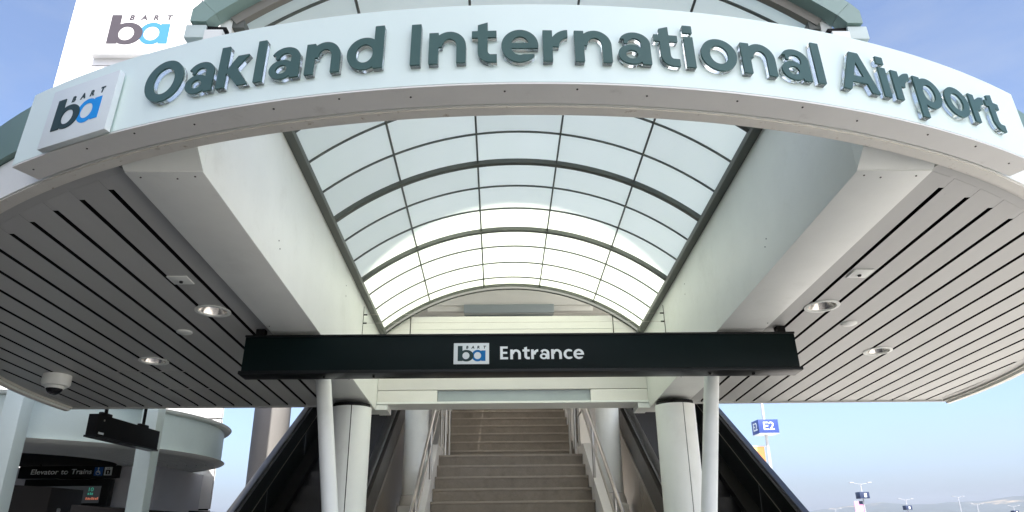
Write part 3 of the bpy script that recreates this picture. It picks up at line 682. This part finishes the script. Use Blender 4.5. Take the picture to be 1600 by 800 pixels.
# ================================================================ escalators
T30 = math.tan(R(30))
def escalator(sgn, label):
    xi, xo = XO+sgn*1.67, XO+.01+sgn*2.91
    t = thing('escalator', ((xi+xo)/2, 6.3, .12), label, 'escalator', 'escalators beside the stairs')
    base = lambda y: .12+max(0, (y-6.32))*T30
    Y0, Y1 = 5.9, 15.5
    ysn = [Y0, 6.32, Y1]
    def strip(xa, xb, lo, hi, name, m, par, y0=None, bevel=0):
        yy = [y0 if y0 else Y0, max(6.32, (y0 or 0)+.01), Y1]; b = B()
        x0, x1 = sorted((xa, xb))
        b.sweep([(x0, lo), (x1, lo), (x1, hi), (x0, hi)], yy, lambda q, y: (q[0], y, base(y)+q[1])); return b.obj(name, m, par, bevel=bevel)
    for xr, inner, nm in ((xi, 1, 'i'), (xo, -1, 'o')):
        sid = sgn*(1 if xr == xi else -1)      # towards the treadway
        bal = strip(xr-.028, xr+.028, .30, .885, 'balustrade', 'black', t)
        strip(xr-.05, xr+.05, .887, .905, 'rail_deck', 'deckrail', bal)
        strip(xr-.040, xr+.040, .907, .952, 'handrail', 'rubber', bal, bevel=.012)
        strip(xr-.034-sid*.001, xr+.034-sid*.001, .62, .632, 'trim_strip', 'steel', bal)
        strip(xr-.03, xr+sid*.20, .20, .298, 'skirt', 'black_matte', bal)
        for q in range(6):
            yy = 7.2+q*1.45; xf = xr+sid*.0285; x0, x1 = sorted((xf, xf+sid*.002)); zb = base(yy)
            B().hexa([Vector(p) for p in ((x0, yy, zb+.31), (x1, yy, zb+.31), (x1, yy+.006, zb+.31), (x0, yy+.006, zb+.31), (x0, yy, zb+.61), (x1, yy, zb+.61), (x1, yy+.006, zb+.61), (x0, yy+.006, zb+.61))]).obj('panel_seam', 'deckrail', bal)
    # outer cladding of the truss
    b = strip(xi-sgn*.075, xi-sgn*.035, -1.25, .44, 'inner_cladding', 'clad', t, y0=6.0)
    strip(xi-sgn*.085, xi-sgn*.03, .442, .462, 'cladding_trim', 'steel', b, y0=6.0)
    strip(xi-sgn*.07, xi-sgn*.033, .464, .80, 'upper_cladding', 'clad_d', b, y0=6.0)
    b = strip(xo+sgn*.035, xo+sgn*.075, -1.25, .86, 'outer_cladding', 'clad_d', t, y0=6.0)
    strip(xi+sgn*.1, xo-sgn*.1, -1.2, -.9, 'truss_soffit', 'black_matte', t, y0=6.0)
    k = 0; y = 6.32
    smesh = None
    while y < 15.2:
        z = base(y)
        x0, x1 = sorted((xi+sgn*.11, xo-sgn*.11))
        if smesh is None:
            b = B().box(x0, x1, 6.32, 6.32+.40, .12, .12+.205); o = b.obj('escalator_step', 'escstep', t); smesh = o; so = Vector(o.location)
        else:
            o = bpy.data.objects.new('escalator_step', smesh.data); COL.objects.link(o); o.parent = t; o.location = so+Vector((0, y-6.32, z-.12))
        y += .355; k += 1
    return t
M['clad_d'] = mat('dark cladding', (.10, .092, .085), .4, metal=.5, var=.08)
M['baffle'] = mat('dark baffle surface', (.07, .07, .07), .5, var=.1, scale=.6)
M['escstep'] = mat('grooved step metal', (.035, .035, .036), .45, metal=.4, var=.15, scale=3, stretch=(30, 1, 1))
escalator(-1, 'black escalator with metal handrail deck left of the stairs')
escalator(1, 'black escalator with bluish metal handrail deck right of the stairs')

# ================================================================ station structure behind the vault
sn = thing('station_portal', (0, 9, 2.5), 'cream beam and soffit of the station seen through the end of the vault', 'building')
B().box(-3.2, 3.2, 8.5, 9.0, EYE+2.665, EYE+3.02).obj('upper_beam', 'cream', sn, bevel=.004)
B().box(-.557, .577, 8.46, 8.62, EYE+2.555, EYE+2.662).obj('light_fixture', 'greyblue', sn, bevel=.004)
B().box(-.54, .56, 8.625, 8.66, EYE+2.52, EYE+2.60).obj('fixture_shadow_gap', 'dark', sn)
for x0, x1 in ((-1.02, -.56), (.58, 1.08)): B().box(x0, x1, 8.53, 8.62, EYE+2.595, EYE+2.662).obj('light_fixture', 'cream', sn, bevel=.003)
B().box(-3.2, 3.2, 9.35, 9.5, EYE+2.3, EYE+3.0).obj('rear_beam', 'cream', sn)
for x0, x1, m in ((-1.05, -.96, 'dark'), (1.03, 1.14, 'dark'), (-.75, -.70, 'greyblue'), (.70, .76, 'greyblue'), (-.58, -.52, 'greyblue')): B().box(x0, x1, 9.30, 9.348, EYE+2.62, EYE+2.92).obj('bracket', m, sn)
b = B(); b.hexa([Vector((-3.5, 6.25, EYE+2.52)), Vector((3.5, 6.25, EYE+2.52)), Vector((3.5, 8.495, EYE+3.03)), Vector((-3.5, 8.495, EYE+3.03)), Vector((-3.5, 6.25, EYE+2.62)), Vector((3.5, 6.25, EYE+2.62)), Vector((3.5, 8.495, EYE+3.13)), Vector((-3.5, 8.495, EYE+3.13))]); b.obj('sun_screen_slope', 'white', sn)  # unseen slope added to keep the sun off the stairs
for x0, x1, m in ((-3.5, -.36, 'white'), (-.355, .455, 'pane_warm'), (.46, 3.5, 'white')): B().box(x0, x1, 8.5, 15.5, EYE+3.03, EYE+(3.13 if m == 'white' else 3.04)).obj('roof_slab' if m == 'white' else 'stair_fill_strip', m, sn)  # translucent middle strip added out of view to brighten the upper stairs
for x0, x1 in ((-3.4, -1.17), (1.27, 3.4)): B().box(x0, x1, 15.9, 16.05, .12, EYE+4.6).obj('back_wall', 'cream', sn)
# concrete column out in the open
t = thing('concrete_column', (-4.86, 15, 0), 'round bare concrete column behind the left escalator', 'column')
B().cyl((-4.86, 15, 0), (-4.86, 15, 7), .365, n=48).obj('shaft', 'concrete', t, smooth=True)

# ================================================================ white tower with emblem
tw = thing('white_tower', (-6.6, 13, 0), 'tall white panelled tower with a grey and blue emblem board, upper left', 'tower')
B().prism([(-8.6, 11.52), (-4.58, 11.52), (-6.3, 15), (-8.6, 15)], 0, 16, lambda a, b_, d: (a, b_, d)).obj('tower_core', 'dark', tw)
SEAM = [0, .6, 1.96, 3.33, 4.69, 6.05, 7.42, 8.78, 10.113, 11.477, 12.84, 14.2, 16]
for i in range(len(SEAM)-1):
    for x0, x1 in ((-8.63, -6.11), (-6.10, -4.55)):
        B().box(x0+.008, x1-.008, 11.49, 11.52, SEAM[i]+.011, SEAM[i+1]-.011).obj('panel', 'tower', tw)
    B().prism([(-4.575, 11.53), (-4.552, 11.53), (-6.272, 15), (-6.295, 15)], SEAM[i]+.011, SEAM[i+1]-.011, lambda a, b_, d: (a, b_, d)).obj('panel', 'tower', tw)
    B().box(-8.63, -8.601, 11.53, 15, SEAM[i]+.011, SEAM[i+1]-.011).obj('panel', 'tower', tw)
bd = thing('emblem_board', (-7.12, 11.3, 10.27), 'white board with grey and blue ba emblem on the tower, upper left', 'sign')
B().box(-7.99, -6.25, 11.33, 11.488, 10.27, 11.435).obj('board', 'tower', bd, bevel=.008)
logo(lambda x, y, d: Vector((x, 11.329-d, y)), -7.99+.27, 10.27+.225, 1.17, .70, 'grey_ink', 'pale_blue_ink', bd, d=.003, lift=.002, textm='grey_ink')
for x in (-7.9, -7.12, -6.33):
    for z in (10.31, 11.40): B().cyl((x, 11.331, z), (x, 11.324, z), .012, n=8).obj('screw', 'screw', bd)

# ================================================================ elevator lobby on the left
ec = (-6.35, 9.15); er = 2.60
lb = thing('elevator_lobby', (ec[0], ec[1], 0), 'pale green rounded elevator lobby roof with flared lips, lower left', 'building')
def EC(r, a, z): return Vector((ec[0]+r*math.sin(a), ec[1]-r*math.cos(a), EYE+z))
TE = arc(R(-70), R(150), 90)
def esec(prof, name, m, par=lb): b = B(); b.sweep(prof, TE, lambda q, t: EC(q[0], t, q[1])); return b.obj(name, m, par, smooth=True)
ef = esec([(er-.06, .905), (er-.02, .905), (er-.02, 1.30), (er-.06, 1.30)], 'roof_fascia', 'pale_green')
esec([(er-.08, .87), (er+.02, .895), (er+.03, .903), (er-.08, .904)], 'lower_lip', 'white', ef)
esec([(er-.08, 1.301), (er+.05, 1.31), (er+.07, 1.335), (er-.08, 1.345)], 'upper_lip', 'white', ef)
for k in range(16):
    r1 = er-.085-k*.12; r0 = r1-.112
    if k < 10: esec([(r0, .875+.004*k*0), (r1, .875), (r1, .89), (r0, .89)], 'soffit_slat', 'white', ef)
poly = [(ec[0]+(er-.07)*math.sin(t), ec[1]-(er-.07)*math.cos(t)) for t in TE]
B().prism(poly, EYE+.893, EYE+.90, lambda a, b_, d: (a, b_, d)).obj('soffit_backing', 'dark', ef)
B().prism(poly, EYE+1.29, EYE+1.299, lambda a, b_, d: (a, b_, d)).obj('roof', 'white', ef)
B().box(-9.5, -4.72, 9.95, 10.1, 0, EYE+.872).obj('lobby_wall', 'lav', lb)
B().box(-4.86, -4.72, 10.102, 11.485, 0, EYE+.872).obj('lobby_wall', 'lav', lb)
for x, y, h, lab in ((-4.68, 6.8, 3.3, 'pale green square post at the left edge, reaching up behind the soffit'), (-3.85, 7.75, 3.1, 'pale green square post behind the blank black hanging sign')):
    t = thing('square_post', (x, y, 0), lab, 'post', 'square posts by the elevator lobby')
    s_ = .085; B().box(x-s_, x+s_, y-s_, y+s_, 0, h).obj('shaft', 'pale_green', t, bevel=.008)
    B().box(x-s_*1.5, x+s_*1.5, y-s_*1.5, y+s_*1.5, 0, .03).obj('base_plate', 'pale_green', t)
# Elevator to Trains sign
t = thing('elevator_sign', (-5.8, 9.75, EYE+.8), 'black sign reading Elevator to Trains with wheelchair and elevator symbols', 'sign')
B().box(-6.44, -5.16, 9.75, 9.85, EYE+.715, EYE+.872).obj('cabinet', 'black', t, bevel=.004)
for x in (-6.2, -5.3): B().cyl((x, 9.8, EYE+.8725), (x, 9.8, EYE+.92), .012, n=8).obj('hanger', 'black_matte', t)
ZT = -.022
word('Elevator to Trains', lambda xm, dx, y, d: Vector((xm+dx, 9.7495-d, EYE+.765+y)), -6.28, -5.49, .062, 'ltr_white', t, bold=.012, thick=.002, slant=.12)
B().box(-5.455, -5.345, 9.7455, 9.7495, EYE+.742, EYE+.850).obj('wheelchair_symbol', 'icon_blue', t)
b = B(); f = lambda a, c, d: Vector((-5.455+a, 9.745-d, EYE+.742+c))
b.lathe([(.022, 0), (.029, 0)], 20, lambda a, c, z: f(.052+a, .036+c, .001)); b.prism([(.045, .038), (.054, .038), (.054, .085), (.045, .085)], .0012, .002, f); b.prism([(.045, .050), (.075, .050), (.088, .018), (.079, .016), (.068, .041), (.045, .041)], .0022, .0032, f)
b.prism([(.05+.010*math.cos(q), .094+.010*math.sin(q)) for q in arc(0, 2*math.pi, 12)[:-1]], .001, .002, f); b.obj('symbol_figure', 'ltr_white', t)
B().box(-5.325, -5.225, 9.7455, 9.7495, EYE+.745, EYE+.850).obj('elevator_symbol', 'plate', t)
b = B(); f = lambda a, c, d: Vector((-5.325+a, 9.745-d, EYE+.745+c))
b.prism([(.022, .012), (.078, .012), (.078, .07), (.022, .07)], .0005, .0015, f); b.prism([(.034, .080), (.048, .080), (.041, .094)], .0005, .0015, f); b.prism([(.055, .094), (.069, .094), (.062, .080)], .0005, .0015, f); b.obj('symbol_car', 'black', t)
b = B(); b.prism([(.044, .02), (.056, .02), (.06, .055), (.04, .055)], .0017, .0025, f); b.obj('symbol_figure', 'plate', t)
# departure monitor below it
t = thing('departure_monitor', (-5.7, 9.7, EYE+.36), 'black departure monitor with teal and red lettering below the elevator sign', 'monitor')
B().box(-6.30, -5.20, 9.70, 9.82, EYE+.36, EYE+.70).obj('housing', 'black', t, bevel=.006)
scr = B().box(-6.20, -5.30, 9.694, 9.6995, EYE+.40, EYE+.61).obj('screen', 'screen', t)
word('10', lambda xm, dx, y, d: Vector((xm+dx, 9.6935-d, EYE+.545+y)), -5.45, -5.39, .045, 'led_teal', scr, bold=.01, thick=.001, name='digit')
b = B()
for k, x in enumerate((-5.455, -5.428, -5.405)): b.box(x, x+.016, 9.692, 9.6935, EYE+.50, EYE+.525+.004*(k % 2))
b.obj('text_line', 'led_teal', scr)
b = B()
for k in range(7): b.box(-5.47+k*.024, -5.455+k*.024+.004*(k % 2), 9.692, 9.6935, EYE+.44, EYE+.47-.004*(k % 3))
b.obj('text_line', 'led_red', scr)
# dark low kiosks along the bottom left edge
def kiosk(x0, x1, y0, y1, ztl, ztr, label):
    t = thing('ticket_kiosk', ((x0+x1)/2, (y0+y1)/2, .0), label, 'kiosk', 'dark kiosks along the bottom left')
    b = B(); b.hexa([Vector(p) for p in ((x0, y0, .12), (x1, y1, .12), (x1, y1+.6, .12), (x0, y0+.6, .12), (x0, y0, ztl), (x1, y1, ztr), (x1, y1+.6, ztr), (x0, y0+.6, ztl))]); c_ = b.obj('cabinet', 'kiosk', t, bevel=.01)
    return t
M['kiosk'] = mat('dark bronze cabinet', (.014, .012, .011), .5, var=.12, scale=4, spec=.25)
kiosk(-5.6, -4.74, 7.0, 7.70, EYE+.515, EYE+.478, 'large dark cabinet with sloping top edge at the bottom left corner')
kiosk(-4.42, -3.62, 7.55, 8.0, EYE+.30, EYE+.235, 'dark cabinet standing below the rounded lobby roof')
kiosk(-4.9, -4.1, 11.0, 11.6, EYE+.35, EYE+.30, 'small dark cabinet between the lobby wall and the left escalator')
for x, y, z, lab in ((-4.78, 7.9, EYE+.28, 'short steel bollard at the end of the large dark cabinet'), (-4.62, 8.4, EYE+.27, 'short steel bollard between the two dark cabinets')):
    t = thing('steel_bollard', (x, y, 0), lab, 'bollard', 'steel bollards at bottom left')
    B().lathe([(.001, z), (.045, z-.002), (.052, z-.012), (.052, .02), (.07, .018), (.07, .0)], 24, lambda a, b_, zz: (x+a, y+b_, zz)).obj('tube', 'steel', t, smooth=True)
# blank black sign hung side-on behind the soffit
t = thing('hanging_sign', (-3.7, 7.03, EYE+.8), 'blank black sign box hanging side-on beyond the left soffit edge', 'sign')
B().box(-3.79, -3.70, 6.43, 7.64, EYE+.838, EYE+1.022).obj('cabinet', 'black_matte', t, bevel=.004)
B().box(-3.797, -3.693, 6.42, 7.65, EYE+.82, EYE+.837).obj('bottom_rail', 'black', t)
for y in (6.62, 7.35):
    B().box(-3.765, -3.725, y-.09, y+.09, EYE+1.0225, EYE+1.055).obj('bracket', 'black_matte', t, bevel=.01)
    B().cyl((-3.745, y, EYE+1.05), (-3.745, y, EYE+1.30), .016, n=10).obj('hanger', 'black_matte', t)
B().box(-3.6995, -3.6975, 6.47, 6.56, EYE+.85, EYE+.868).obj('sticker', 'ltr_white', t)
B().cyl((-3.699, 6.53, EYE+.975), (-3.694, 6.53, EYE+.975), .009, n=10).obj('lock', 'steel', t)

# dark side wing added out of view on the left to dim the left soffit
b = B().box(-60, -8.2, -16, 8.3, 0, 6.5); b.box(-8.2, -6.3, -16, 5.2, 0, 4.6); o = b.obj('left_baffle', 'baffle'); tag(o, 'dark unseen wing standing to the left of the entrance', 'building')
# ================================================================ parking lot lamps and signs on the right
def arms(b, x, y, z, L): 
    b.tube([(x-L, y, z+.25*L), (x-L*.3, y, z), (x+L*.3, y, z), (x+L, y, z+.25*L)], .05, 8); return b
def lot_lamp(px, y, zs, size, label, sign='navy', banner=None, lamp_h=2.6, txt=None, yaw=12):
    x = px
    t = thing('lot_lamp', (x, y, 0), label, 'lamp post', 'parking lot lamp posts')
    rot = Matrix.Rotation(R(yaw), 3, 'Z')
    def W(a, c, d): return Vector((x, y, 0))+rot @ Vector((a, c, d))
    ztop = zs+lamp_h
    B().cyl((x, y, 0), (x, y, ztop), .085, .06, n=12).obj('pole', 'pole', t, smooth=True)
    b = B(); b.cyl((x, y, ztop-.05), (x, y, ztop+.06), .09, n=10); hd_ = b.obj('pole_cap', 'pole', t)
    for sg_ in (-1, 1):
        a = B(); a.tube([(x, y, ztop-.02), (x+sg_*.7, y, ztop+.1), (x+sg_*1.15, y, ztop+.22)], .03, 8); a.obj('lamp_arm', 'pole', t)
        B().box(x+sg_*1.3-.32, x+sg_*1.3+.32, y-.16, y+.16, ztop+.2, ztop+.30).obj('lamp_head', 'pole', t, bevel=.03)
    if sign:
        h = size*.66/2
        b = B(); b.box(-size/2, size/2, -size*.5, size*.5, zs-h, zs+h, W); cb = b.obj('sign_box', sign, t, bevel=.02)
        b = B(); b.box(-size/2*.97, size/2*.97, -size*.48, size*.48, zs-h-.03, zs-h-.001, W); b.obj('sign_underside', 'plate', cb)
        if txt:
            word(txt, lambda xm, dx, yy, d: W(xm+dx, -size*.5-.001-d, zs-h*.52+yy), -size*.26, size*.28, h*1.12, 'ltr_white', cb, bold=.01, thick=.006)
            word(txt, lambda xm, dx, yy, d: W(-size*.5-.001-d, -(xm+dx), zs-h*.52+yy), -size*.26, size*.28, h*1.12, 'ltr_white', cb, bold=.01, thick=.006)
        else:
            b = B(); b.box(-size*.05, size*.2, -size*.5-.012, -size*.5-.002, zs-h*.6, zs+h*.6, W); b.obj('sign_letter', 'ltr_white', cb)
    if banner:
        bx, bw, z0, z1, mats = banner
        B().cyl(W(0, 0, z1), W(bx*(abs(bx)+bw)/abs(bx) if bx else 0, 0, z1), .03, n=8).obj('banner_arm', 'pole', t)
        x0, x1 = sorted((bx, bx+math.copysign(bw, bx)))
        n = len(mats)
        for i, m in enumerate(mats):
            xa = x0+(x1-x0)*m[0]; xb = x0+(x1-x0)*m[1]; za = z0+(z1-z0)*m[2]; zb = z0+(z1-z0)*m[3]
            B().box(xa, xb, -.012, .012, za, zb, W).obj('banner', m[4], t)
    return t
lot_lamp(12.62, 34, 6.07, .95, 'nearest parking lamp post with blue E2 sign box and orange banner', 'sblue', (-.18, .75, 3.2, 5.2, [(0, .55, .0, 1, 'yellow'), (.552, 1, .62, 1, 'orange'), (.552, 1, 0, .619, 'yellow')]), txt='E2', yaw=0)
lot_lamp(51.9, 105, 5.77, 1.35, 'twin-armed lamp post with navy sign and pink banner in the distance', 'navy', (-.15, 1.25, .8, 5.0, [(0, 1, 0, .9, 'pink'), (0, .55, .902, 1, 'pink'), (.552, 1, .902, 1, 'navy')]), lamp_h=1.5, yaw=0)
lot_lamp(85.7, 155, 5.2, 1.3, 'twin-armed lamp post with navy sign box in front of the hills', 'navy', None, lamp_h=1.5, yaw=0)
lot_lamp(118.9, 190, 6.2, .8, 'tallest far lamp post before the hill ridge with small dark head', None, None, lamp_h=2.2)
lot_lamp(123.4, 190, 4.3, .8, 'far twin-armed lamp post just right of the tan slope', None, None, lamp_h=2.2)
lot_lamp(132.8, 190, 4.6, 1.3, 'far lamp post with navy sign near the right edge', 'navy', None, lamp_h=1.4, yaw=0)
lot_lamp(86.3, 190, 3.4, .8, 'far pale lamp post left of the pink banner', None, None, lamp_h=2.4)

# ================================================================ haze over the lot and hills
hz = B(); hz.box(-8900, 8900, -60, 9000, -7, 330)
ho = hz.obj('haze', None); ho['kind'] = 'stuff'; ho['label'] = 'pale summer haze'
hm = bpy.data.materials.new('haze air'); hm.use_nodes = True; ht = hm.node_tree; ht.nodes.clear()
hout = ht.nodes.new('ShaderNodeOutputMaterial'); hv = ht.nodes.new('ShaderNodeVolumePrincipled')
hv.inputs['Color'].default_value = (.82, .89, 1, 1); hv.inputs['Density'].default_value = 8e-5; hv.inputs['Anisotropy'].default_value = .2
ht.links.new(hv.outputs['Volume'], hout.inputs['Volume']); ho.data.materials.clear(); ho.data.materials.append(hm)
